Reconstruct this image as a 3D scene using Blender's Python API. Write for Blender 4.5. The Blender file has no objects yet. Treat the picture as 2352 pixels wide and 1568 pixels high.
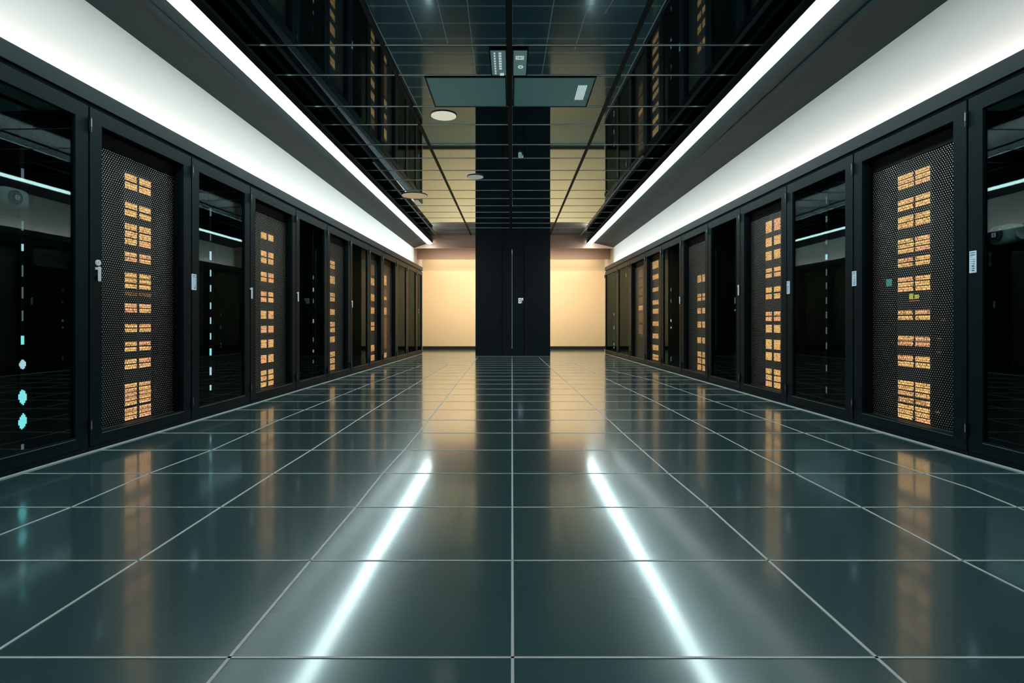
import bpy, bmesh, math, random
from mathutils import Vector, Matrix
random.seed(4)
C = bpy.context.scene.collection
SC = bpy.context.scene
F = 1300.0      # focal length in pixels of a 2352 wide frame
H = 0.75        # eye height
CX, CY = 1176.0, 742.0

# ------------------------------------------------------------------ materials
def mat(name):
    m = bpy.data.materials.new(name); m.use_nodes = True
    m.node_tree.nodes.clear()
    return m, m.node_tree.nodes, m.node_tree.links
def principled(name, col, rough=0.5, metal=0.0, spec=0.5, coat=0.0, coat_rough=0.05, ior=1.5, emit=None, es=0.0, noise=0.0, nscale=8.0, tint=None):
    m, N, L = mat(name)
    o = N.new('ShaderNodeOutputMaterial'); p = N.new('ShaderNodeBsdfPrincipled')
    p.inputs['Base Color'].default_value = (*col, 1); p.inputs['Roughness'].default_value = rough
    p.inputs['Metallic'].default_value = metal; p.inputs['Specular IOR Level'].default_value = spec
    p.inputs['Coat Weight'].default_value = coat; p.inputs['Coat Roughness'].default_value = coat_rough
    p.inputs['IOR'].default_value = ior
    if tint: p.inputs['Specular Tint'].default_value = (*tint, 1)
    if emit:
        p.inputs['Emission Color'].default_value = (*emit, 1); p.inputs['Emission Strength'].default_value = es
    if noise > 0:
        tc = N.new('ShaderNodeTexCoord'); n = N.new('ShaderNodeTexNoise'); n.inputs['Scale'].default_value = nscale
        n.inputs['Detail'].default_value = 4
        L.new(tc.outputs['Object'], n.inputs['Vector'])
        r = N.new('ShaderNodeMapRange'); r.inputs['To Min'].default_value = max(0.0, rough - noise); r.inputs['To Max'].default_value = rough + noise
        L.new(n.outputs['Fac'], r.inputs['Value']); L.new(r.outputs['Result'], p.inputs['Roughness'])
    L.new(p.outputs[0], o.inputs[0])
    return m
def emitter(name, col, s):
    m, N, L = mat(name)
    o = N.new('ShaderNodeOutputMaterial'); e = N.new('ShaderNodeEmission')
    e.inputs[0].default_value = (*col, 1); e.inputs[1].default_value = s
    L.new(e.outputs[0], o.inputs[0]); return m
def math_node(N, L, op, a, b=None, c=None):
    n = N.new('ShaderNodeMath'); n.operation = op
    for i, v in enumerate((a, b, c)):
        if v is None: continue
        if isinstance(v, (int, float)): n.inputs[i].default_value = v
        else: L.new(v, n.inputs[i])
    return n.outputs[0]

def schlick(N, L, f0, power, top=1.0):
    lw = N.new('ShaderNodeLayerWeight'); lw.inputs[0].default_value = 0.5
    p = math_node(N, L, 'POWER', lw.outputs['Facing'], power)
    return math_node(N, L, 'MULTIPLY_ADD', p, top-f0, f0)
M = {}
def floor_material():
    m, N, L = mat('polished_floor_tile')
    o = N.new('ShaderNodeOutputMaterial')
    p = N.new('ShaderNodeBsdfPrincipled'); p.inputs['Base Color'].default_value = (0.060, 0.134, 0.148, 1)
    p.inputs['Roughness'].default_value = 0.24; p.inputs['IOR'].default_value = 1.75
    p.inputs['Specular Tint'].default_value = (0.8, 1.0, 1.0, 1)
    g = N.new('ShaderNodeBsdfGlossy'); g.inputs['Color'].default_value = (0.88, 0.96, 1.0, 1)
    tc = N.new('ShaderNodeTexCoord'); n = N.new('ShaderNodeTexNoise'); n.inputs['Scale'].default_value = 2.5; n.inputs['Detail'].default_value = 5
    L.new(tc.outputs['Object'], n.inputs['Vector'])
    r = N.new('ShaderNodeMapRange'); r.inputs['To Min'].default_value = 0.07; r.inputs['To Max'].default_value = 0.13
    L.new(n.outputs['Fac'], r.inputs['Value']); L.new(r.outputs['Result'], g.inputs['Roughness'])
    n2 = N.new('ShaderNodeTexNoise'); n2.inputs['Scale'].default_value = 1.3; n2.inputs['Detail'].default_value = 1
    L.new(tc.outputs['Object'], n2.inputs['Vector'])
    b = N.new('ShaderNodeBump'); b.inputs['Strength'].default_value = 0.12; b.inputs['Distance'].default_value = 0.01
    L.new(n2.outputs['Fac'], b.inputs['Height']); L.new(b.outputs[0], g.inputs['Normal'])
    fr = schlick(N, L, 0.03, 3.8, 0.85)
    mx = N.new('ShaderNodeMixShader')
    L.new(fr, mx.inputs[0]); L.new(p.outputs[0], mx.inputs[1]); L.new(g.outputs[0], mx.inputs[2]); L.new(mx.outputs[0], o.inputs[0])
    return m
M['tile'] = floor_material()
M['grout'] = principled('floor_joint', (0.92, 0.95, 0.95), 0.5)
def ceiling_material():
    m, N, L = mat('mirror_black_ceiling')
    o = N.new('ShaderNodeOutputMaterial'); d = N.new('ShaderNodeBsdfDiffuse'); d.inputs[0].default_value = (0.006, 0.012, 0.013, 1)
    g = N.new('ShaderNodeBsdfGlossy'); g.inputs['Color'].default_value = (0.72, 0.92, 1.0, 1); g.inputs['Roughness'].default_value = 0.025
    mx = N.new('ShaderNodeMixShader'); L.new(schlick(N, L, 0.05, 2.1), mx.inputs[0]); L.new(d.outputs[0], mx.inputs[1]); L.new(g.outputs[0], mx.inputs[2])
    L.new(mx.outputs[0], o.inputs[0]); return m
M['ceiling'] = ceiling_material()
M['tbar'] = principled('dark_tbar', (0.010, 0.014, 0.016), 0.6, spec=0.1)
M['crossbar'] = principled('pale_crossbar', (0.85, 0.95, 0.95), 0.35, metal=0.0)
M['wallwhite'] = principled('white_plaster', (0.86, 0.86, 0.84), 0.7)
M['soffit'] = principled('teal_soffit', (0.015, 0.031, 0.033), 0.6, spec=0.2)
M['black'] = principled('black_paint', (0.003, 0.003, 0.004), 0.6, spec=0.15)
M['interior'] = principled('black_interior', (0.004, 0.004, 0.005), 0.8)
M['frame'] = principled('rack_frame_steel', (0.0045, 0.0155, 0.020), 0.45, spec=0.13, tint=(0.7, 1.0, 1.0), noise=0.04)
M['cornice'] = principled('cornice_steel', (0.018, 0.034, 0.040), 0.45, spec=0.2)
M['gold'] = principled('bead_metal', (0.35, 0.37, 0.38), 0.3, metal=0.8)
M['amberwall'] = principled('warm_wall', (0.86, 0.70, 0.46), 0.6)
M['brown'] = principled('brown_bulkhead', (0.38, 0.27, 0.22), 0.5)  # kept darker to offset the direct wash light on the rear bulkhead
M['brown_lifted'] = principled('brown_bulkhead_lightened', (0.85, 0.52, 0.38), 0.5)  # the same brown, lightened in place of light missing on the front bulkhead
M['base'] = principled('black_skirting', (0.006, 0.006, 0.007), 0.5)
M['column'] = principled('satin_black_panel', (0.009, 0.017, 0.021), 0.40, spec=0.3, noise=0.03)
M['seam'] = principled('pale_seam', (0.7, 0.75, 0.78), 0.35)
M['strip'] = emitter('white_tube', (0.82, 1.0, 0.985), 14.5)
M['tube_end'] = principled('tube_cap', (0.5, 0.55, 0.55), 0.4)
M['downlight'] = emitter('soft_white_disc', (0.80, 0.80, 0.64), 0.78)
M['downdim'] = emitter('dim_disc', (0.55, 0.62, 0.55), 0.45)
M['downwarm'] = emitter('warm_disc', (0.75, 0.56, 0.32), 0.55)
M['trimring'] = principled('ring', (0.05, 0.06, 0.06), 0.4)
M['tealpanel'] = principled('teal_ceiling_panel', (0.28, 0.60, 0.62), 0.40, spec=0.1)
M['tealbox'] = principled('teal_sign_face', (0.20, 0.33, 0.34), 0.4, emit=(0.25, 0.5, 0.5), es=0.16)
M['glyph'] = emitter('lit_glyph', (0.75, 0.92, 0.92), 0.6)
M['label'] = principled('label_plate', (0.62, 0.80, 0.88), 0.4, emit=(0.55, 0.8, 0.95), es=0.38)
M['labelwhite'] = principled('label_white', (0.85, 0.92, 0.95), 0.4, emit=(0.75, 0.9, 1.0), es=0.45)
M['ink'] = principled('label_ink', (0.03, 0.05, 0.07), 0.5)
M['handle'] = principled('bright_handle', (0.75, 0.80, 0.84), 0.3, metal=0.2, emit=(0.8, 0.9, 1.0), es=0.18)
M['hinge'] = principled('hinge_black', (0.01, 0.01, 0.012), 0.3)
M['pin'] = principled('hinge_pin', (0.6, 0.65, 0.66), 0.25, metal=0.7)
M['led'] = emitter('led_ice', (0.62, 0.92, 1.0), 1.6)
M['ledteal'] = emitter('led_teal', (0.30, 0.95, 0.95), 1.9)
M['leddim'] = emitter('led_dim', (0.55, 0.75, 0.78), 0.38)
M['ledwarm'] = emitter('led_warm', (1.0, 0.80, 0.50), 0.9)
M['ledred'] = emitter('led_red', (0.9, 0.12, 0.05), 0.8)
M['ledgreen'] = emitter('led_teal_glow', (0.10, 0.50, 0.44), 0.4)
M['greenish'] = emitter('led_green', (0.55, 0.62, 0.12), 0.7)
M['camera'] = principled('camera_grey', (0.55, 0.70, 0.66), 0.3, coat=0.5)
M['lens'] = principled('lens_black', (0.01, 0.012, 0.012), 0.08)
M['orange'] = emitter('orange_strip', (1.0, 0.42, 0.14), 0.35)

def glass_material():
    m, N, L = mat('dark_glass')
    o = N.new('ShaderNodeOutputMaterial'); mx = N.new('ShaderNodeMixShader')
    fr = schlick(N, L, 0.042, 5.0, 0.05)
    tr = N.new('ShaderNodeBsdfTransparent'); tr.inputs[0].default_value = (0.62, 0.68, 0.68, 1)
    gl = N.new('ShaderNodeBsdfGlossy'); gl.inputs['Roughness'].default_value = 0.015; gl.inputs['Color'].default_value = (0.74, 0.97, 0.95, 1)
    L.new(fr, mx.inputs[0]); L.new(tr.outputs[0], mx.inputs[1]); L.new(gl.outputs[0], mx.inputs[2])
    L.new(mx.outputs[0], o.inputs[0]); return m
M['glass'] = glass_material()

def mesh_material(name, pitch, size, steel, web):
    """woven steel mesh: bright knuckles on a hexagonal lattice, dark wires between, open holes"""
    m, N, L = mat(name)
    o = N.new('ShaderNodeOutputMaterial'); tc = N.new('ShaderNodeTexCoord'); sp = N.new('ShaderNodeSeparateXYZ')
    nz = N.new('ShaderNodeTexNoise'); nz.inputs['Scale'].default_value = 9; nz.inputs['Detail'].default_value = 2
    L.new(tc.outputs['Object'], nz.inputs['Vector'])
    va = N.new('ShaderNodeVectorMath'); va.operation = 'MULTIPLY_ADD'
    va.inputs[1].default_value = (0.018, 0.018, 0.018)
    L.new(nz.outputs['Color'], va.inputs[0]); L.new(tc.outputs['Object'], va.inputs[2])
    L.new(va.outputs[0], sp.inputs[0])
    x = math_node(N, L, 'DIVIDE', sp.outputs[0], pitch)
    z = math_node(N, L, 'DIVIDE', sp.outputs[2], pitch * 1.5)
    def lat(off):
        fx = math_node(N, L, 'SUBTRACT', math_node(N, L, 'FRACT', math_node(N, L, 'ADD', x, off)), 0.5)
        fz = math_node(N, L, 'MULTIPLY', math_node(N, L, 'SUBTRACT', math_node(N, L, 'FRACT', math_node(N, L, 'ADD', z, off)), 0.5), 1.5)
        return math_node(N, L, 'SQRT', math_node(N, L, 'ADD', math_node(N, L, 'MULTIPLY', fx, fx), math_node(N, L, 'MULTIPLY', fz, fz)))
    d = math_node(N, L, 'MINIMUM', lat(0.0), lat(0.5))
    dot = math_node(N, L, 'LESS_THAN', d, size)
    edge = math_node(N, L, 'GREATER_THAN', d, web)
    st = N.new('ShaderNodeBsdfPrincipled'); st.inputs['Base Color'].default_value = (*steel, 1); st.inputs['Roughness'].default_value = 0.42; st.inputs['Metallic'].default_value = 0.85
    dk = N.new('ShaderNodeBsdfDiffuse'); dk.inputs[0].default_value = (0.004, 0.005, 0.006, 1)
    tr = N.new('ShaderNodeBsdfTransparent')
    m1 = N.new('ShaderNodeMixShader'); L.new(edge, m1.inputs[0]); L.new(tr.outputs[0], m1.inputs[1]); L.new(dk.outputs[0], m1.inputs[2])
    m2 = N.new('ShaderNodeMixShader'); L.new(dot, m2.inputs[0]); L.new(m1.outputs[0], m2.inputs[1]); L.new(st.outputs[0], m2.inputs[2])
    L.new(m2.outputs[0], o.inputs[0]); return m
M['mesh'] = mesh_material('steel_mesh', 0.0185, 0.21, (0.80, 0.82, 0.76), 0.54)

def amber_material(name, col, s, dark):
    m, N, L = mat(name)
    o = N.new('ShaderNodeOutputMaterial'); tc = N.new('ShaderNodeTexCoord'); mp = N.new('ShaderNodeMapping')
    mp.inputs['Rotation'].default_value = (math.pi / 2, 0, 0)
    L.new(tc.outputs['Object'], mp.inputs[0])
    br = N.new('ShaderNodeTexBrick'); br.inputs['Scale'].default_value = 1.0
    br.inputs['Brick Width'].default_value = 0.034; br.inputs['Row Height'].default_value = 0.016
    br.inputs['Mortar Size'].default_value = 0.0016; br.inputs['Mortar Smooth'].default_value = 0.1
    br.inputs['Color1'].default_value = (*col, 1); br.inputs['Color2'].default_value = (col[0] * .95, col[1] * .80, col[2] * .8, 1)
    br.inputs['Mortar'].default_value = (col[0] * .12, col[1] * .09, col[2] * .08, 1)
    L.new(mp.outputs[0], br.inputs['Vector'])
    n = N.new('ShaderNodeTexNoise'); n.inputs['Scale'].default_value = 95; n.inputs['Detail'].default_value = 2
    L.new(tc.outputs['Object'], n.inputs['Vector'])
    r = N.new('ShaderNodeMapRange'); r.inputs['From Min'].default_value = dark; r.inputs['From Max'].default_value = dark + 0.10
    r.inputs['To Min'].default_value = s * 0.22; r.inputs['To Max'].default_value = s
    L.new(n.outputs['Fac'], r.inputs['Value'])
    e = N.new('ShaderNodeEmission'); L.new(br.outputs['Color'], e.inputs[0]); L.new(r.outputs[0], e.inputs[1])
    L.new(e.outputs[0], o.inputs[0]); return m
M['amber'] = amber_material('amber_status_face', (1.0, 0.60, 0.20), 1.25, 0.36)
M['amberpink'] = amber_material('peach_status_face', (1.0, 0.52, 0.23), 1.25, 0.36)
M['amberglyph'] = amber_material('amber_glyph_face', (1.0, 0.58, 0.20), 1.3, 0.46)
M['bronze'] = amber_material('bronze_glow_face', (0.8, 0.42, 0.16), 0.30, 0.45)

# ------------------------------------------------------------------ mesh helpers
def box(bm, x0, x1, y0, y1, z0, z1, mi=0, bev=0.0):
    vs = [bm.verts.new(p) for p in ((x0,y0,z0),(x1,y0,z0),(x1,y1,z0),(x0,y1,z0),(x0,y0,z1),(x1,y0,z1),(x1,y1,z1),(x0,y1,z1))]
    fs = [bm.faces.new([vs[i] for i in q]) for q in ((0,3,2,1),(4,5,6,7),(0,1,5,4),(1,2,6,5),(2,3,7,6),(3,0,4,7))]
    for f in fs: f.material_index = mi
    if bev > 0:
        ed = set(e for f in fs for e in f.edges)
        bmesh.ops.bevel(bm, geom=list(ed), offset=bev, segments=2, affect='EDGES')
def hexa(bm, P, mi=0):
    """eight corners: bottom four then top four"""
    vs = [bm.verts.new(p) for p in P]
    for q in ((0,3,2,1),(4,5,6,7),(0,1,5,4),(1,2,6,5),(2,3,7,6),(3,0,4,7)):
        bm.faces.new([vs[i] for i in q]).material_index = mi
def cyl(bm, c, r, h, axis='Z', seg=32, mi=0, r2=None):
    rot = {'Z': Matrix(), 'X': Matrix.Rotation(math.pi/2, 4, 'Y'), 'Y': Matrix.Rotation(-math.pi/2, 4, 'X')}[axis]
    g = bmesh.ops.create_cone(bm, cap_ends=True, segments=seg, radius1=r, radius2=r if r2 is None else r2, depth=h, matrix=Matrix.Translation(c) @ rot)
    for v in g['verts']:
        for f in v.link_faces: f.material_index = mi
def ring(bm, x0, x1, z0, z1, sx, sb, stp, y0, y1, bev=0.003):
    """rectangular frame with a true opening, in local x / z, thickness y0..y1"""
    o = [(x0,z0),(x1,z0),(x1,z1),(x0,z1)]; i = [(x0+sx,z0+sb),(x1-sx,z0+sb),(x1-sx,z1-stp),(x0+sx,z1-stp)]
    V = {}
    for k,(pts) in enumerate((o,i)):
        for y in (y0,y1):
            V[(k,y)] = [bm.verts.new((p[0],y,p[1])) for p in pts]
    for a in range(4):
        b = (a+1)%4
        bm.faces.new((V[0,y0][a],V[0,y0][b],V[1,y0][b],V[1,y0][a]))
        bm.faces.new((V[0,y1][b],V[0,y1][a],V[1,y1][a],V[1,y1][b]))
        bm.faces.new((V[0,y0][b],V[0,y0][a],V[0,y1][a],V[0,y1][b]))
        bm.faces.new((V[1,y0][a],V[1,y0][b],V[1,y1][b],V[1,y1][a]))
def obj(name, bm, mats, parent=None, loc=None, rotz=0.0, smooth=False):
    bmesh.ops.recalc_face_normals(bm, faces=bm.faces)
    me = bpy.data.meshes.new(name); bm.to_mesh(me); bm.free()
    if not isinstance(mats, (list, tuple)): mats = [mats]
    for m in mats: me.materials.append(m)
    if smooth:
        for p in me.polygons: p.use_smooth = True
    o = bpy.data.objects.new(name, me); C.objects.link(o)
    if parent: o.parent = parent
    if loc: o.location = loc
    o.rotation_euler.z = rotz
    return o
def B(): return bmesh.new()
def quick(name, boxes, mats, parent=None, bev=0.0, **k):
    bm = B()
    for b in boxes: box(bm, *b, bev=bev)
    return obj(name, bm, mats, parent, **k)
def thing(name, label, cat, loc=(0,0,0), rotz=0, group=None):
    o = bpy.data.objects.new(name, None); C.objects.link(o); o.empty_display_size = 0.1
    o.location = loc; o.rotation_euler = (0,0,rotz); o['label'] = label; o['category'] = cat
    if group: o['group'] = group
    return o
def struct(o): o['kind'] = 'structure'; return o

# ------------------------------------------------------------------ geometry of the room
AL, BL = 2.526, 0.0229       # left row face: X = -(AL - BL*Y)
AR, BR = 2.644, 0.0252       # right row face: X = AR - BR*Y
def face_x(side, Y): return -(AL - BL*Y) if side < 0 else AR - BR*Y
Y0, YB = -2.2, 16.25
ZC = 2.91
ROW_END = 13.95
UPW = 0.20                   # upper wall stands this far behind the rack faces
BULK1, BULK2 = 13.90, 15.40

# floor: glossy tiles with pale joints lying a hair proud
def floor_pt(x, y, z=0.0):
    Y = F*H/(y-CY); return Vector(((x-CX)/F*Y, Y, z))
bm = B()
box(bm, -3.2, 3.2, Y0, YB+0.1, -0.1, 0.0, 0)
def joint(pts, w):
    for a, b in zip(pts, pts[1:]):
        t = (b-a).normalized(); n = Vector((-t.y, t.x, 0))*w/2
        z0, z1 = -0.002, 0.0012
        q = [a-n, b-n, b+n, a+n]
        hexa(bm, [(p.x,p.y,z0) for p in q]+[(p.x,p.y,z1) for p in q], 1)
long_lines = [
 [(527,1510),(711,1290),(816,1166),(879,1087),(928,1034),(960,995),(1015,925),(1060,868),(1097,821)],
 [(0,1490),(315,1289),(505,1166),(630,1086),(714,1034),(852,944),(970,872),(1030,836)],
 [(0,1228),(165,1164),(345,1086),(490,1032),(640,965),(840,885),(970,838)],
 [(2013,1510),(1768,1290),(1630,1166),(1534,1086),(1475,1034),(1430,994),(1388,955),(1265,845),(1238,820)],
 [(2352,1358),(2212,1288),(1979,1165),(1820,1084),(1714,1031),(1640,992),(1500,920),(1385,866),(1320,835)],
 [(2352,1171),(2226,1120),(1946,1030),(1766,965),(1656,927),(1496,872),(1388,847)]]
for ln in long_lines:
    pts = [floor_pt(*p) for p in ln]
    d = (pts[0]-pts[1]).normalized()
    pts.insert(0, pts[0] + d*(pts[0].y-0.2))          # continue towards and past the lens
    joint(pts, 0.008)
joint([Vector((0.0012,Y,0)) for Y in (-1.0, 12.82)], 0.007)
k = -4
while True:
    Y = F*H*(0.001302 + 0.000532*k)
    if Y > 12.75: break
    xl, xr = face_x(-1, Y)+0.02, face_x(1, Y)-0.02
    joint([Vector((xl, Y, 0)), Vector((xr, Y, 0))], 0.007 if Y < 3 else 0.010)
    k += 1
struct(obj('floor', bm, [M['tile'], M['grout']]))

# ceiling: black mirror tiles, dark runners, thin pale cross bars
bm = B()
box(bm, -2.45, 2.45, Y0, BULK1+0.02, ZC, ZC+0.08, 0)
A = ZC-H
for ratio, w, ya in ((-0.010,0.046,Y0),(-0.465,0.036,Y0),(0.430,0.036,Y0)):
    x = ratio*A; box(bm, x-w/2, x+w/2, ya, BULK1, ZC-0.006, ZC+0.002, 1)
for ratio, ya in ((-0.862, 7.6), (0.782, 7.3)):
    x = ratio*A; box(bm, x-0.012, x+0.012, ya, BULK1, ZC-0.005, ZC+0.002, 2)
ys = [103,172,244,286,332,363,391,413,437]
Ys = [F*A/(CY-y) for y in ys]
while Ys[-1] + 0.6 < BULK1-0.1: Ys.append(Ys[-1]+0.602)
CROSS = Ys
for Y in Ys:
    box(bm, -2.2, 2.2, Y-0.006, Y+0.006, ZC-0.004, ZC+0.002, 2)
    box(bm, -2.2, 2.2, Y+0.006, Y+0.018, ZC-0.003, ZC+0.002, 1)
struct(obj('ceiling', bm, [M['ceiling'], M['tbar'], M['crossbar']]))

# side walls: lower part behind the racks, upper bulkhead over them, wall flush with the doors before the first rack
def top_z(side, Y):
    a = (3.5, 2.75) if side < 0 else (3.58, 2.79)
    b = (13.9, 2.589) if side < 0 else (13.9, 2.61)
    t = (Y-a[0])/(b[0]-a[0]); return a[1]+(b[1]-a[1])*t
for side, nm in ((-1,'left'),(1,'right')):
    bm = B()
    s = side
    def X(Y, off): return face_x(s, Y) + s*off
    # lower wall
    hexa(bm, [(X(Y0,.36),Y0,0),(X(Y0,.36)+s*.1,Y0,0),(X(14,.36)+s*.1,YB,0),(X(14,.36),YB,0),
              (X(Y0,.36),Y0,3.0),(X(Y0,.36)+s*.1,Y0,3.0),(X(14,.36)+s*.1,YB,3.0),(X(14,.36),YB,3.0)], 0)
    # upper bulkhead
    hexa(bm, [(X(Y0,UPW),Y0,2.04),(X(Y0,.355),Y0,2.04),(X(BULK1,.355),BULK1,2.04),(X(BULK1,UPW),BULK1,2.04),
              (X(Y0,UPW),Y0,top_z(s,Y0)+.06),(X(Y0,.355),Y0,top_z(s,Y0)+.06),(X(BULK1,.355),BULK1,top_z(s,BULK1)+.06),(X(BULK1,UPW),BULK1,top_z(s,BULK1)+.06)], 0)
    struct(obj('wall_'+nm, bm, [M['wallwhite']]))
    # dark infill panel before the first rack of each row
    ye = 2.28 if s < 0 else 2.18
    bm = B()
    hexa(bm, [(X(Y0,0.0),Y0,0),(X(Y0,.34),Y0,0),(X(ye,.34),ye-0.01,0),(X(ye,0.0),ye-0.01,0),
              (X(Y0,0.0),Y0,2.02),(X(Y0,.34),Y0,2.02),(X(ye,.34),ye-0.01,2.02),(X(ye,0.0),ye-0.01,2.02)], 0)
    struct(obj('wall_%s_infill' % nm, bm, [M['frame']]))

# cornice over each row, floor-level plinth bead
for n, side in ((1,-1),(2,1)):
    s = side
    def X(Y, off): return face_x(s, Y) + s*off
    bm = B()
    for z0, z1, o0, o1 in ((2.034, 2.125, -0.006, 0.03), (2.020, 2.034, 0.02, 0.34)):
        hexa(bm, [(X(Y0,o0),Y0,z0),(X(Y0,o1),Y0,z0),(X(ROW_END,o1),ROW_END,z0),(X(ROW_END,o0),ROW_END,z0),
                  (X(Y0,o0),Y0,z1),(X(Y0,o1),Y0,z1),(X(ROW_END,o1),ROW_END,z1),(X(ROW_END,o0),ROW_END,z1)], 0)
    struct(obj('trim_%d' % n, bm, [M['cornice']]))
    bm = B(); o0, o1 = -0.012, -0.001
    hexa(bm, [(X(Y0,o0),Y0,0),(X(Y0,o1),Y0,0),(X(ROW_END,o1),ROW_END,0),(X(ROW_END,o0),ROW_END,0),
              (X(Y0,o0),Y0,.006),(X(Y0,o1),Y0,.006),(X(ROW_END,o1),ROW_END,.006),(X(ROW_END,o0),ROW_END,.006)], 0)
    struct(obj('trim_%d' % (n+2), bm, [M['grout']]))

# floating soffit slabs beside the tubes
ZS = 2.69; AS = ZS-H
XL, XR = -1.035*AS, 0.98*AS
for n, side, xs in ((5,-1,XL+0.06),(6,1,XR-0.06)):
    s = side; bm = B()
    def W(Y): return face_x(s, Y)+s*(UPW+0.01)
    for a, b in [(Y0+(BULK1-Y0)*i/24, Y0+(BULK1-Y0)*(i+1)/24) for i in range(24)]:
        za, zb = top_z(s,a), top_z(s,b); zi = ZS+0.065
        hexa(bm, [(xs,a,zi),(W(a),a,za),(W(b),b,zb),(xs,b,zi),(xs,a,zi+.04),(W(a),a,za+.04),(W(b),b,zb+.04),(xs,b,zi+.04)])
    # closing fascia between slab and ceiling, hidden above
    box(bm, min(s*2.25, s*2.30), max(s*2.25, s*2.30), Y0, BULK1, 2.74, ZC+0.02)
    struct(obj('trim_%d' % n, bm, [M['soffit']]))
# wall and ceiling behind the viewer
struct(quick('wall_front', [(-3.1, 3.1, Y0-0.1, Y0, 0, 3.1)], M['column']))

# far end: two brown bulkheads, warm wall, skirting
bm = B()
xa, xb = face_x(-1, BULK1)-UPW-0.16, face_x(1, BULK1)+UPW+0.16
box(bm, xa, xb, BULK1, BULK1+0.05, 2.589, ZC+0.1)
struct(obj('wall_back_bulkhead', bm, [M['brown_lifted']]))
bm = B()
box(bm, xa-.1, xb+.1, BULK2, BULK2+0.05, 2.49, ZC+0.1)
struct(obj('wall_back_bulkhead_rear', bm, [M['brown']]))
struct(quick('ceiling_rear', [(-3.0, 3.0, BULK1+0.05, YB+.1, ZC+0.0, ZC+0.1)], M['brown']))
bm = B()
box(bm, -3.0, 3.0, YB, YB+0.1, 0.0, 2.268)
box(bm, -3.0, 3.0, YB+0.006, YB+0.1, 2.268, 2.277)
box(bm, -3.0, 3.0, YB, YB+0.1, 2.277, 3.0)
struct(obj('wall_back', bm, [M['amberwall']]))
struct(quick('baseboard_back', [(-2.75, 2.75, YB-0.015, YB, 0, 0.088)], M['base']))

# ------------------------------------------------------------------ central pillar cabinet
YC = 12.83
col = thing('pillar_cabinet', 'tall satin black pillar with twin doors between the two warm walls', 'pillar', (0, YC, 0))
col['kind'] = 'thing'
g = 0.26
quick('body', [(-0.829, 0.868, 0.05, 0.75, 0, ZC-0.008)], M['column'], col)
quick('side_panel', [(-0.829, -0.24, 0.0, 0.05, 0.0, ZC-0.008)], M['column'], col)
quick('side_panel', [(0.282, 0.868, 0.0, 0.05, 0.0, ZC-0.008)], M['column'], col)
quick('header_panel', [(-0.236, 0.278, 0.012, 0.05, 2.45, ZC-0.008)], M['column'], col)
quick('door_leaf', [(-0.232, -0.006, 0.02, 0.05, 0.012, 2.445)], M['column'], col)
dr = quick('door_leaf', [(0.006, 0.274, 0.02, 0.05, 0.012, 2.445)], M['column'], col)
s_ = quick('seam_strip', [(-0.005, 0.007, 0.014, 0.03, 0.17, 2.43)], M['seam'], col)
s_['label'] = 'thin pale seam between the doors'
quick('seam_cap', [(-0.008, 0.010, 0.008, 0.02, 2.32, 2.40)], M['handle'], col)
quick('threshold', [(-0.829, 0.868, -0.03, -0.015, 0.0, 0.012)], M['gold'], col)
pl = quick('lock_plate', [(0.135, 0.262, 0.012, 0.02, 1.19, 1.33)], M['ink'], dr)
def lettering(text, size, loc, rot, m, parent, name='letter'):
    cu = bpy.data.curves.new(name, 'FONT'); cu.body = text; cu.size = size; cu.extrude = 0.0015; cu.align_x = 'CENTER'; cu.align_y = 'CENTER'
    o = bpy.data.objects.new(name, cu); C.objects.link(o); o.parent = parent; o.location = loc; o.rotation_euler = rot
    cu.materials.append(m); return o
bm = B()
for b_ in ((.145,.170,1.20,1.32),(.170,.205,1.295,1.32),(.170,.205,1.20,1.225),(.170,.200,1.25,1.27),(.198,.218,1.21,1.31),(.222,.250,1.295,1.32),(.236,.252,1.26,1.31)):
    box(bm, b_[0], b_[1], 0.004, 0.012, b_[2], b_[3])
obj('lock_symbol', bm, M['labelwhite'], dr)
tr_ = None

# ------------------------------------------------------------------ ceiling fittings
def strip(x, label, yend):
    t = thing('linear_light', label, 'ceiling light', (x, 0.4, ZS), group='linear lights along the ceiling edges')
    L_ = yend-0.4
    bm = B(); n = 10; w = 0.068
    prof = [(w*math.cos(a), 0.006-0.024*math.sin(a)) for a in [-0.6+(math.pi+0.6)*i/n for i in range(n+1)]]
    if x > 0: pass
    s_out = -1 if x < 0 else 1
    prof = [(p[0]*s_out, p[1]) for p in prof]
    segs = [0.0, L_-0.03, L_]
    rings = []
    for y, sc in ((0,1),(L_-0.06,1),(L_-0.02,0.8),(L_,0.35)):
        rings.append([bm.verts.new((px*sc, y, pz*sc)) for px, pz in prof])
    for r0, r1 in zip(rings, rings[1:]):
        for i in range(n): bm.faces.new((r0[i], r0[i+1], r1[i+1], r1[i]))
        bm.faces.new((r0[n], r0[0], r1[0], r1[n]))
    bm.faces.new(rings[0]); bm.faces.new(rings[-1])
    obj('diffuser', bm, M['strip'], t)
    quick('housing', [(-0.06, 0.06, 0, L_-0.02, 0.028, 0.066)], M['tbar'], t)
    a_, b_ = sorted((-s_out*0.070, -s_out*0.076))
    quick('added_shade', [(a_, b_, 0, L_-0.01, 0.002, 0.066)], M['tbar'], t)  # added board, keeps the tube's light and mirror image off the ceiling
strip(XL, 'long white light tube beside the soffit of the left rack row', 13.80)
strip(XR, 'long white light tube beside the soffit of the right rack row', 13.86)

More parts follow.
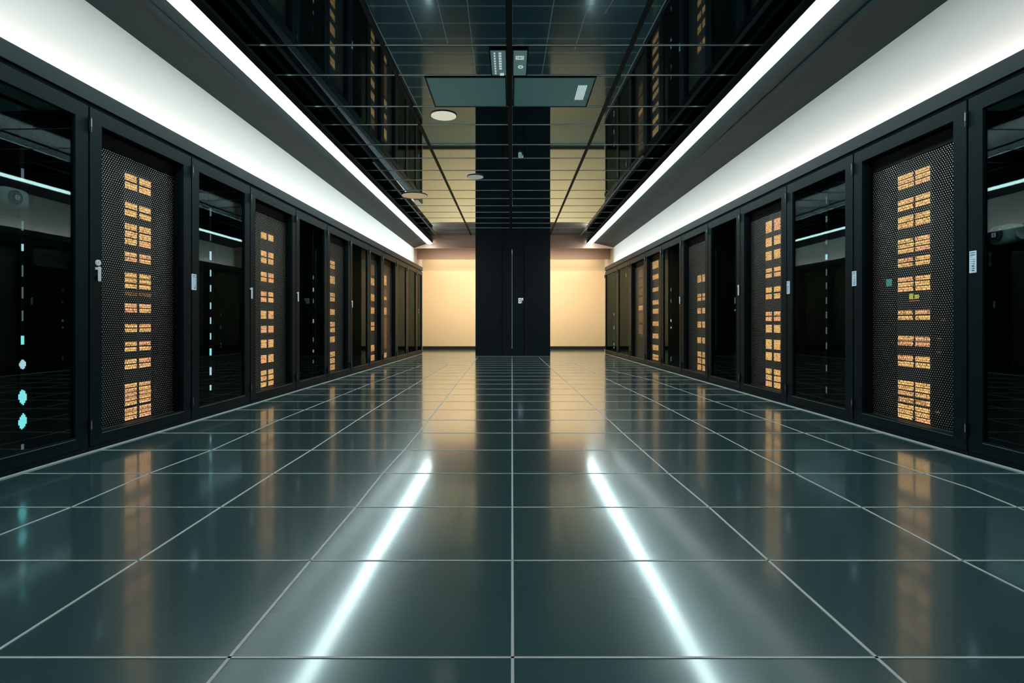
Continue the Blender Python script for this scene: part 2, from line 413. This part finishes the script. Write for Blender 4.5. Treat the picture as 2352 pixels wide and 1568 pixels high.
def ceil_pt(x, y): Y = F*A/(CY-y); return ((x-CX)/F*Y, Y)
def downlight(px, py, r, m, label):
    x, y = ceil_pt(px, py)
    t = thing('downlight', label, 'ceiling light', (x, y, ZC), group='round lights in the ceiling')
    bm = B(); cyl(bm, (0,0,-0.009), r, 0.008, seg=40); obj('diffuser', bm, m, t)
    bm = B(); cyl(bm, (0,0,-0.004), r+0.008, 0.008, seg=40); obj('trim_ring', bm, M['trimring'], t)
downlight(1019, 264, 0.13, M['downlight'], 'bright round cream light flush in the black ceiling')
downlight(1092, 405, 0.115, M['downdim'], 'smaller dim round light in front of the black pillar')
downlight(952, 448, 0.21, M['downwarm'], 'wide amber round light beside the left light tube')

def panel(x0, x1, ya, yb, m, label, name, cat, group=None):
    xa_, xb_ = x0, x1
    t = thing(name, label, cat, ((x0+x1)/2, (ya+yb)/2, ZC), group=group)
    w, l = (x1-x0)/2, (yb-ya)/2
    quick('panel_face', [(-w, w, -l, l, -0.012, -0.004)], m, t)
    bm = B()
    for b_ in ((-w-.01,w+.01,-l-.01,-l),(-w-.01,w+.01,l,l+.01),(-w-.01,-w,-l,l),(w,w+.01,-l,l)):
        box(bm, b_[0], b_[1], b_[2], b_[3], -0.014, 0.0)
    obj('panel_frame', bm, M['tbar'], t)
    return t
ya, yb = CROSS[1]+0.03, CROSS[2]-0.03
k_ = A/2.03
panel(-0.755, -0.06, ya, yb, M['tealpanel'], 'teal ceiling panel with no fitting in it, left of the middle runner', 'ceiling_panel', 'ceiling panel', 'teal ceiling panels')
pr = panel(0.02, 0.73, ya, yb, M['tealpanel'], 'teal ceiling panel with a small bright painted reflection at one end', 'ceiling_panel', 'ceiling panel', 'teal ceiling panels')
bm = B()
for i in range(6): box(bm, 0.225+i*0.014, 0.234+i*0.014, -0.17, 0.15, -0.018, -0.012)
obj('reflection_spot', bm, M['glyph'], pr)  # bright reflected spot modelled as glowing slats, no lamp here
y1_, y2_ = F*A/(CY-112), F*A/(CY-170)
sg = panel((1126-CX)/F*y1_, (1161-CX)/F*y1_-0.0, y1_, y2_, M['tealbox'], 'small teal ceiling sign with columns of tiny marks', 'ceiling_sign', 'sign', 'teal ceiling signs')
for i in range(9):
    yy = -0.19+i*0.045
    quick('mark', [(-0.035, -0.022, yy, yy+0.022, -0.016, -0.012)], M['glyph'], sg)
    if i < 7: quick('mark', [(0.004, 0.026, yy, yy+0.024, -0.016, -0.012)], M['glyph'], sg)
quick('mark', [(0.008, 0.042, 0.180, 0.222, -0.016, -0.012)], M['glyph'], sg)
sg = panel((1176-CX)/F*y1_+0.012, (1211-CX)/F*y1_, y1_, y2_, M['tealbox'], 'small teal ceiling sign with a box mark over a ring', 'ceiling_sign', 'sign', 'teal ceiling signs')
bm = B()
for x0, x1, a, b in ((-.036,-.030,.075,.13),(-.036,.030,.125,.131),(-.036,.030,.075,.081),(.024,.030,.075,.13),(-.014,-.008,.075,.13),(.004,.010,.075,.13),(-.03,-.018,.098,.104),(.012,.024,.098,.104)):
    box(bm, x0, x1, -b, -a, -0.016, -0.012)
obj('box_mark', bm, M['glyph'], sg)
bm = B()
for i in range(20):
    a = i*math.tau/20; b = (i+1)*math.tau/20
    P = [(0.006+r*math.cos(t), 0.06+1.2*r*math.sin(t)) for r, t in ((.013,a),(.022,a),(.022,b),(.013,b))]
    hexa(bm, [(p[0],p[1],-.016) for p in P]+[(p[0],p[1],-.012) for p in P])
obj('ring_mark', bm, M['glyph'], sg)

sl = quick('air_slot', [(-1.743, -1.208, BULK1-0.006, BULK1+0.001, 2.764, 2.776)], M['seam'])
sl['label'] = 'thin pale slot on the brown bulkhead beside the black pillar'; sl['category'] = 'slot'

# ------------------------------------------------------------------ racks
BND = {-1: [2.28, 3.28, 4.288, 5.206, 6.246, 7.236, 8.19, 9.18, 10.05, 11.14, 12.13, 13.20, 13.94],
        1: [2.18, 3.186, 4.208, 5.178, 6.173, 7.119, 8.148, 9.146, 10.144, 11.31, 12.5, 13.94]}
def loc_of(side, idx, px, py, depth):
    """local (u, z) of a picture point lying `depth` behind the rack's face"""
    a, b = (AL, BL) if side < 0 else (AR, BR)
    dx = abs(px-CX); Y = F*(a+depth)/(dx+F*b)
    z = H+(CY-py)*Y/F
    u = (Y-BND[side][idx]) if side < 0 else (BND[side][idx+1]-Y)
    return u, z
def rack(side, idx, kind, label, blocks=(), cols=(), leds=(), plate=None, handle=None, amb='amber', hinge=True):
    ya, yb = BND[side][idx], BND[side][idx+1]; w = yb-ya
    if side < 0: base = (face_x(-1, ya), ya, 0.0); rz = math.atan2(1, BL)
    else: base = (face_x(1, yb), yb, 0.0); rz = math.atan2(-1, BR)
    t = thing('server_rack', label, 'server rack', base, rz, 'server racks in the two rows')
    # carcass: open-fronted shell
    bm = B(); D = 0.335
    for b_ in ((.002,.02,.034,D,0.0,2.018),(w-.02,w-.002,.034,D,0,2.018),(.02,w-.02,D-.02,D,0,2.018),(.02,w-.02,.034,D-.02,0,.03),(.02,w-.02,.034,D-.02,1.998,2.018)):
        box(bm, *b_)
    obj('carcass', bm, M['interior'], t)
    quick('plinth', [(.002, w-.002, 0.006, 0.034, 0.0, 0.028)], M['frame'], t)
    # door
    bm = B(); ring(bm, .007, w-.007, 0.032, 2.008, 0.092, 0.072, 0.085, 0.0, 0.03)
    dr = obj('door_frame', bm, M['frame'], t)
    quick('sill_bead', [(.1, w-.1, -0.003, 0.002, 0.094, 0.098)], M['gold'], dr)
    if kind == 'glass':
        quick('glass_pane', [(.095, w-.095, 0.014, 0.018, 0.100, 1.926)], M['glass'], dr)
    else:
        quick('mesh_surround', [(.10, w-.10, 0.062, 0.07, 1.83, 1.95), (.10, .125, 0.03, 0.07, .09, 1.95), (w-.125, w-.10, 0.03, 0.07, .09, 1.95), (.10, w-.10, 0.03, 0.07, .075, .10)], M['black'], dr)
        bm = B(); q = [bm.verts.new(p) for p in ((.125,.065,.10),(w-.125,.065,.10),(w-.125,.065,1.83),(.125,.065,1.83))]; bm.faces.new(q)
        obj('mesh_panel', bm, M['mesh'], dr)
        quick('mesh_bead', [(.125, w-.125, 0.058, 0.064, .098, .106)], M['gold'], dr)
    # hinges on the small-u side
    if hinge:
        for zz in (1.90, 0.15):
            bm = B(); cyl(bm, (0.0, -0.006, zz), 0.0075, 0.085, seg=12); h = obj('hinge', bm, M['hinge'], t)
            bm = B(); cyl(bm, (0.0, -0.013, zz+0.01), 0.0035, 0.045, seg=10); obj('hinge_pin', bm, M['pin'], h)
    if plate:
        x0, y0, x1, y1, style = plate
        u0, z0 = loc_of(side, idx, x0, y1, 0.0); u1, z1 = loc_of(side, idx, x1, y0, 0.0)
        u0, u1 = sorted((u0, u1))
        p = quick('label_plate', [(u0, u1, -0.004, 0.0, z0, z1)], M['label'], dr)
        p['label'] = 'pale blue label on the door frame'
        bm = B(); ww, hh = u1-u0, z1-z0
        for r in range(9):
            zz = z1-hh*(0.07+r*0.1); th = hh*(0.03 if r < 2 else 0.012)
            box(bm, u0+ww*.12, u1-ww*(.12 if r < 2 else random.uniform(.15,.5)), -0.0055, -0.004, zz-th, zz)
            if r > 2: box(bm, u0+ww*random.uniform(.4,.75), u0+ww*.82, -0.0055, -0.004, zz-hh*.05, zz-hh*.012)
        if style: box(bm, u0+ww*.30, u0+ww*.38, -0.0055, -0.004, z0+hh*.1, z0+hh*.62)
        obj('print', bm, M['ink'], p)
    if handle:
        x0, y0, x1, y1 = handle
        u0, z0 = loc_of(side, idx, (x0+x1)/2, y1, 0.0); u1, z1 = loc_of(side, idx, (x0+x1)/2, y0, 0.0)
        hw = 0.010
        bm = B(); box(bm, u0-hw, u0+hw, -0.020, -0.010, z0, z1, bev=0.003); box(bm, u0-hw*2.6, u0, -0.016, -0.008, z1-0.02, z1-0.006)
        h = obj('handle', bm, M['handle'], dr)
        for q0 in (z0+.01, z1-.03): quick('handle_mount', [(u0-hw*.6, u0+hw*.6, -0.010, 0.0, q0, q0+.02)], M['hinge'], h)
        if idx == 1 and side < 0:
            bm = B(); n = 20
            for i in range(n):
                a = i*math.tau/n; b = (i+1)*math.tau/n
                P = [(u0-.008+r*math.cos(q), z1+.022+r*math.sin(q)) for r, q in ((.008,a),(.017,a),(.017,b),(.008,b))]
                hexa(bm, [(p[0],-.018,p[1]) for p in P]+[(p[0],-.008,p[1]) for p in P])
            obj('key_ring', bm, M['handle'], h)
    # lit amber blocks
    if blocks:
        dep = 0.080
        us = []
        for (x0, x1) in cols:
            a, _ = loc_of(side, idx, x0, CY, dep); b, _ = loc_of(side, idx, x1, CY, dep); us.append(tuple(sorted((a, b))))
        um = sum(a+b for a, b in us)/2/len(us)
        xm = sum(a+b for a, b in cols)/2/len(cols)
        # backing board which carries the faces
        zlo = loc_of(side, idx, xm, blocks[-1][1]+4, dep)[1]; zhi = loc_of(side, idx, xm, blocks[0][0]-4, dep)[1]
        lo = min(a for a, b in us)-.012; hi = max(b for a, b in us)+.012
        bd = quick('status_board', [(lo, hi, dep+.004, dep+.02, max(zlo,.1), min(zhi,1.85))], M['interior'], t)
        for bi, blk in enumerate(blocks):
            yt, ybm, n = blk[:3]
            zt = loc_of(side, idx, xm, yt, dep)[1]; zb = loc_of(side, idx, xm, ybm, dep)[1]
            zt = min(zt, 1.82); zb = max(zb, .11)
            h = (zt-zb)/n
            for r in range(n):
                for ci, (a, b) in enumerate(us):
                    gap = h*(.22 if n > 1 else 0)
                    m = M[amb] if random.random() > .3 or amb != 'amber' else M['amberpink']
                    if len(blk) > 3: m = M[blk[3]]
                    j = random.uniform(-.003, .003)
                    quick('status_light', [(a+j*.5, b+j, dep, dep+.004, zt-(r+1)*h+gap/2, zt-r*h-gap/2)], m, bd)
    # dotted LEDs on a slim rail
    if leds:
        dep = 0.085 if idx in (0, 2) else 0.04
        x = leds[0]
        u, _ = loc_of(side, idx, x, CY, dep)
        rl = quick('led_rail', [(u-.012, u+.012, dep+.004, dep+.016, .12, 1.88)], M['interior'], t)
        for (yc, hh, ww, m) in leds[1]:
            zt = loc_of(side, idx, x, yc-hh/2, dep)[1]; zb = loc_of(side, idx, x, yc+hh/2, dep)[1]
            Y = F*(AL+dep)/(abs(x-CX)+F*BL); wu = ww*Y*Y/(F*2.5)/2
            wu = min(wu*.7, .013)
            bm = B()
            if ww >= 11:                                    # flaring lamp made of thin lit slats of unequal height
                zm = (zt+zb)/2; hz = (zt-zb)/2
                for q, hq in enumerate((.35,.75,.95,1.0,.8,.45)):
                    uu = u+(q-2.5)*wu*.62; sh = random.uniform(-.12,.12)*hz
                    box(bm, uu-wu*.2, uu+wu*.2, dep, dep+.004, zm-hz*hq+sh, zm+hz*hq+sh)
                box(bm, u-wu*1.3, u+wu*1.3, dep+.0005, dep+.0035, zm-hz*.3, zm+hz*.3)
            else: box(bm, u-wu, u+wu, dep, dep+.004, zb, zt)
            obj('led', bm, M[m], rl)
    return t

def seq(ys, h, w, m='led'): return [(y, h, w, m) for y in ys]
# left row, near to far
L0 = rack(-1, 0, 'glass', 'frontmost rack of the left row, glass door with a column of cyan LEDs',
     leds=(52, [(400,26,7,'leddim'),(458,24,8,'led'),(518,22,5,'leddim'),(568,16,5,'led'),(622,26,3,'leddim'),(672,26,3,'leddim'),(725,24,3,'leddim'),
                (781,20,8,'ledteal'),(836,22,11,'led'),(912,34,14,'ledteal'),(968,34,14,'ledteal'),(1026,12,7,'leddim')]))
rack(-1, 1, 'mesh', 'black rack with bright steel mesh door, ring-topped handle and two columns of amber lights',
     blocks=[(405,443,2),(470,503,2),(517,567,3),(581,604,2),(628,664,3),(672,680,1,'bronze'),(696,719,2),(743,763,2),(783,806,2),(822,846,2),(877,928,5),(931,962,3)],
     cols=[(288,314),(321,346)], handle=(219,612,227,646))
rack(-1, 2, 'glass', 'glass rack with pale blue label and dashed white LEDs, beside the ring-handled mesh rack',
     leds=(484, [(487,18,4,'leddim'),(545,14,2,'leddim'),(587,20,5,'led')]+seq([627,662,702,736,772],15,2.5)+[(808,16,5,'ledteal'),(852,18,5,'led'),(890,12,4,'led')]),
     plate=(440,630,450,665,0))
rack(-1, 3, 'mesh', 'mesh-door left row rack with slim handle and two amber columns, beside the dashed-LED glass rack',
     blocks=[(537,551,1),(577,607,2),(625,649,2),(669,695,2),(714,732,1),(748,764,1),(780,798,1),(814,832,1),(848,892,3)], cols=[(600,612),(617,628)], handle=(571,660,579,686))
rack(-1, 4, 'glass', 'glass-door rack with sparse warm dot LEDs, between two amber-lit racks of the left row',
     leds=(720, [(637,8,3,'leddim'),(665,9,4,'ledwarm'),(691,10,2,'leddim'),(737,9,4,'ledwarm'),(780,10,2,'leddim'),(806,6,4,'ledwarm'),(830,8,2,'leddim')]), handle=(679,670,685,692))
rack(-1, 5, 'mesh', 'left row rack with one column of amber glyph lights, before a plain dark glass rack', amb='amberglyph',
     blocks=[(598,618,2),(634,651,1),(671,693,2),(710,723,1),(738,764,2),(773,786,1),(806,851,3)], cols=[(757,769)])
rack(-1, 6, 'glass', 'plain dark glass rack of the left row with one tiny white handle', handle=(805,690,809,706))
rack(-1, 7, 'mesh', 'bronze-tinted left row rack with a thin amber column, first of the warm-tinted racks', amb='amberglyph',
     blocks=[(610,632,1,'bronze'),(639,655,1),(675,691,1),(706,720,1),(738,760,2),(792,806,1),(815,832,1)], cols=[(852,860)])
rack(-1, 8, 'mesh', 'warm-tinted left row rack with the faintest and thinnest amber column', amb='amberglyph',
     blocks=[(633,655,1),(665,680,1,'bronze'),(681,689,1),(706,722,1),(730,800,1,'bronze'),(810,824,1)], cols=[(882,888)])
rack(-1, 9, 'glass', 'third rack from the far end of the left row, unlit bronze-edged glass door')
rack(-1, 10, 'glass', 'second to last rack of the left row, unlit glass door', leds=(944, [(717,3,2,'leddim')]))
rack(-1, 11, 'glass', 'last rack of the left row beside the warm wall, with tiny white dots', leds=(962, [(711,3,3,'led'),(717,3,2,'led')]))
# right row
R0 = rack(1, 0, 'glass', 'frontmost black rack of the right row, glass door and large pale blue label', plate=(2228,575,2243,627,0))
R1 = rack(1, 1, 'mesh', 'right row rack with the large steel mesh door and two wide columns of amber blocks',
     blocks=[(392,426,3),(450,478,2),(490,520,2),(543,578,3),(588,611,2),(633,669,3),(711,735,2),(771,796,2),(816,845,2),(876,912,3),(916,928,1,'amberglyph'),(932,970,3)],
     cols=[(2063,2097),(2103,2135)], plate=(1958,622,1967,657,0))
def mark_on(root, side, idx, x0, y0, x1, y1, name, m, dep=0.082):
    u0, z0 = loc_of(side, idx, x0, y1, dep); u1, z1 = loc_of(side, idx, x1, y0, dep); u0, u1 = sorted((u0, u1))
    o = quick(name, [(u0, u1, dep, dep+.006, z0, z1)], M[m], root); return o
dsp = mark_on(R1, 1, 1, 2087, 673, 2116, 694, 'small_display', 'interior', .083)
dsp['label'] = 'small display with green and red lights'
mark_on(dsp, 1, 1, 2089, 674, 2098, 687, 'green_light', 'greenish'); mark_on(dsp, 1, 1, 2101, 676, 2111, 686, 'green_light', 'greenish')
mark_on(dsp, 1, 1, 2089, 689, 2112, 692, 'red_light', 'ledred')
g_ = mark_on(R1, 1, 1, 2036, 640, 2047, 657, 'teal_lamp', 'ledgreen'); g_['label'] = 'faint teal lamp'
for xx, yy in ((2166,735),(2157,777),(2155,808),(2153,947)):
    mark_on(R1, 1, 1, xx-4, yy-1.5, xx+4, yy+1.5, 'speck_light', 'bronze')
rack(1, 2, 'glass', 'glass rack with evenly dashed vertical LEDs, between two amber mesh racks of the right row',
     leds=(1898, seq([460],14,2,'leddim')+[(503,14,4,'leddim'),(556,10,4,'leddim'),(590,12,5,'led')]+seq([625,656,690,723,759,794,845,895],15,2.2,'leddim')), plate=(1808,645,1814,675,1))
rack(1, 3, 'mesh', 'amber mesh rack of the right row behind the glass rack with dashed LEDs',
     blocks=[(505,531,1),(543,563,1),(575,595,1),(613,637,2),(657,688,2),(714,738,2),(746,764,1),(780,802,1),(810,828,1),(846,892,3)], cols=[(1759,1772),(1778,1792)], handle=(1695,654,1703,678))
rack(1, 4, 'glass', 'dark glass rack of the right row between two racks with paired amber columns',
     leds=(1688, [(690,14,2,'leddim'),(712,4,3,'leddim')]))
rack(1, 5, 'mesh', 'right row rack with two short columns of amber letters-like lights', amb='amberglyph',
     blocks=[(631,647,1),(673,691,2),(707,720,1),(738,752,1),(775,788,1),(806,858,3)], cols=[(1602,1610),(1613,1621)], handle=(1561,681,1566,698))
rack(1, 6, 'glass', 'slim dark glass rack of the right row with a few faint white dots', leds=(1541, [(665,8,2,'leddim'),(691,8,2,'leddim'),(736,6,3,'led'),(752,4,3,'led'),(824,10,3,'leddim')]))
rack(1, 7, 'mesh', 'right row rack with one column of well-spaced orange glyph lights', amb='amberglyph',
     blocks=[(599,616,1),(630,641,1),(660,669,1),(689,699,1),(709,720,1),(738,748,1),(766,777,1),(792,804,1),(813,831,2)], cols=[(1499,1512)])
rack(1, 8, 'mesh', 'bronze-tinted right row rack with a dim unbroken light column', amb='bronze',
     blocks=[(618,660,2),(660,700,2),(702,712,1,'amberglyph'),(715,770,2)], cols=[(1467,1476)])
rack(1, 9, 'glass', 'second to last rack of the right row, dark bronze-edged glass', leds=(1438, [(632,8,3,'ledwarm')]))
rack(1, 10, 'glass', 'last rack of the right row, with a line of tiny white specks',
     leds=(1410, [(640,10,2,'leddim'),(722,6,3,'led'),(752,8,3,'led'),(775,4,2,'leddim'),(790,5,3,'led'),(798,4,3,'led')]))

# ------------------------------------------------------------------ small devices behind the front glass doors
def device(side, idx, px, py, label, lever):
    dep = 0.10 if side < 0 else 0.075
    u, z = loc_of(side, idx, px, py, dep)
    ya, yb = BND[side][idx], BND[side][idx+1]
    if side < 0: base = Vector((face_x(-1, ya), ya, 0)); rz = math.atan2(1, BL)
    else: base = Vector((face_x(1, yb), yb, 0)); rz = math.atan2(-1, BR)
    R = Matrix.Rotation(rz, 3, 'Z'); p = base + R @ Vector((u, dep, z))
    t = thing('security_camera', label, 'camera', p, rz, 'cameras behind the front glass doors')
    bm = B(); bmesh.ops.create_uvsphere(bm, u_segments=40, v_segments=24, radius=1.0)
    for v in bm.verts:                                     # rounded box: sphere pushed out towards a box
        c = [math.copysign(abs(q)**0.45, q) if abs(q) > 1e-6 else 0.0 for q in v.co]
        v.co = Vector((c[0]*.080, c[1]*.036+.008, c[2]*.052))
    obj('housing', bm, M['camera'], t, smooth=True)
    bm = B(); cyl(bm, (-.02,-.034,0), .036, .012, 'Y', 32); obj('lens_ring', bm, M['trimring'], t)
    bm = B(); cyl(bm, (-.02,-.042,0), .020, .006, 'Y', 32); l = obj('lens', bm, M['lens'], t)
    bm = B()
    for i in range(3): box(bm, -.032, -.010, -.047, -.0455, -.012+i*.009, -.009+i*.009)
    box(bm, -.032, -.029, -.047, -.0455, -.012, .011); box(bm, -.012, -.009, -.047, -.0455, -.012, .011)
    obj('lens_mark', bm, M['leddim'], l)
    quick('bracket', [(-.03,.03,-.01,.01,-.085,-.055), (-.05,.06,-.005,.174,-.095,-.085)], M['black'], t)
    if lever:
        bm = B(); n = 16                                    # curved arm reaching from the housing towards the viewer's side
        for i in range(n):
            a = math.pi*(1.05+.75*i/n); b = math.pi*(1.05+.75*(i+1)/n)
            P = [(.125+r*math.cos(q)*.8, r*math.sin(q)+.03) for r, q in ((.055,a),(.072,a),(.072,b),(.055,b))]
            hexa(bm, [(q[0],-.015,q[1]) for q in P]+[(q[0],.015,q[1]) for q in P])
        box(bm, .165, .185, -.012, .012, -.005, .05)
        obj('lever', bm, M['camera'], t, smooth=False)
device(-1, 0, 28, 455, 'grey rounded camera seen behind the front glass door of the left row', False)
device(1, 0, 2310, 538, 'grey camera with curved lever seen behind the front glass door of the right row', True)

# ------------------------------------------------------------------ lights
def area(name, loc, target, sx, sy, power, col, spread=180, roll=None):
    ld = bpy.data.lights.new(name, 'AREA'); ld.shape = 'RECTANGLE'; ld.size = sx; ld.size_y = sy; ld.energy = power; ld.color = col
    ld.spread = math.radians(spread)
    o = bpy.data.objects.new(name, ld); C.objects.link(o)
    z = (Vector(loc)-Vector(target)).normalized()           # local +Z points away from the target
    x = Vector(roll).normalized(); x = (x - z*x.dot(z)).normalized(); y = z.cross(x)
    m = Matrix((x, y, z)).transposed().to_4x4(); m.translation = loc; o.matrix_world = m
    return o
for s, nm in ((-1,'left'),(1,'right')):
    a, b = 2.7, 13.85
    ym = (a+b)/2; xm = face_x(s, ym)+s*0.055
    d = Vector((face_x(s,b)-face_x(s,a), b-a, 0))
    nv = Vector((s*d.y, -s*d.x, 0)).normalized()
    area('cove_light_'+nm, (xm, ym, 2.06), (xm+nv.x*0.10, ym+nv.y*0.10, 2.15), d.length, 0.04, 18.5, (1.0, 0.80, 0.75), 125, d)
# wall washers concealed above the bulkheads at the far end
area('wash_light', (0, BULK1+0.20, 2.80), (0, YB, 1.0), 4.6, 0.2, 48, (1.0, 0.77, 0.54), 88, (1,0,0))
area('glow_light', (0, BULK2+0.42, 2.75), (0, YB-0.05, 2.0), 4.8, 0.1, 22, (1.0, 0.84, 0.64), 150, (1,0,0))

w = bpy.data.worlds.new('dark_world'); SC.world = w; w.use_nodes = True
w.node_tree.nodes['Background'].inputs[0].default_value = (0.0, 0.0, 0.0, 1)

# ------------------------------------------------------------------ camera
cd = bpy.data.cameras.new('main_camera'); cam = bpy.data.objects.new('main_camera', cd); C.objects.link(cam)
cam.location = (0, 0, H); cam.rotation_euler = (math.pi/2, 0, 0)
cd.sensor_width = 36; cd.lens = 36*F/2352; cd.shift_y = -(784-CY)/2352; cd.clip_start = 0.02
SC.camera = cam
SC.view_settings.view_transform = 'Standard'; SC.view_settings.look = 'None'; SC.view_settings.gamma = 1
SC.view_settings.use_curve_mapping = False; SC.view_settings.exposure = 0.0
SC.cycles.use_denoising = True
SC.cycles.max_bounces = 10; SC.cycles.glossy_bounces = 6; SC.cycles.transparent_max_bounces = 16
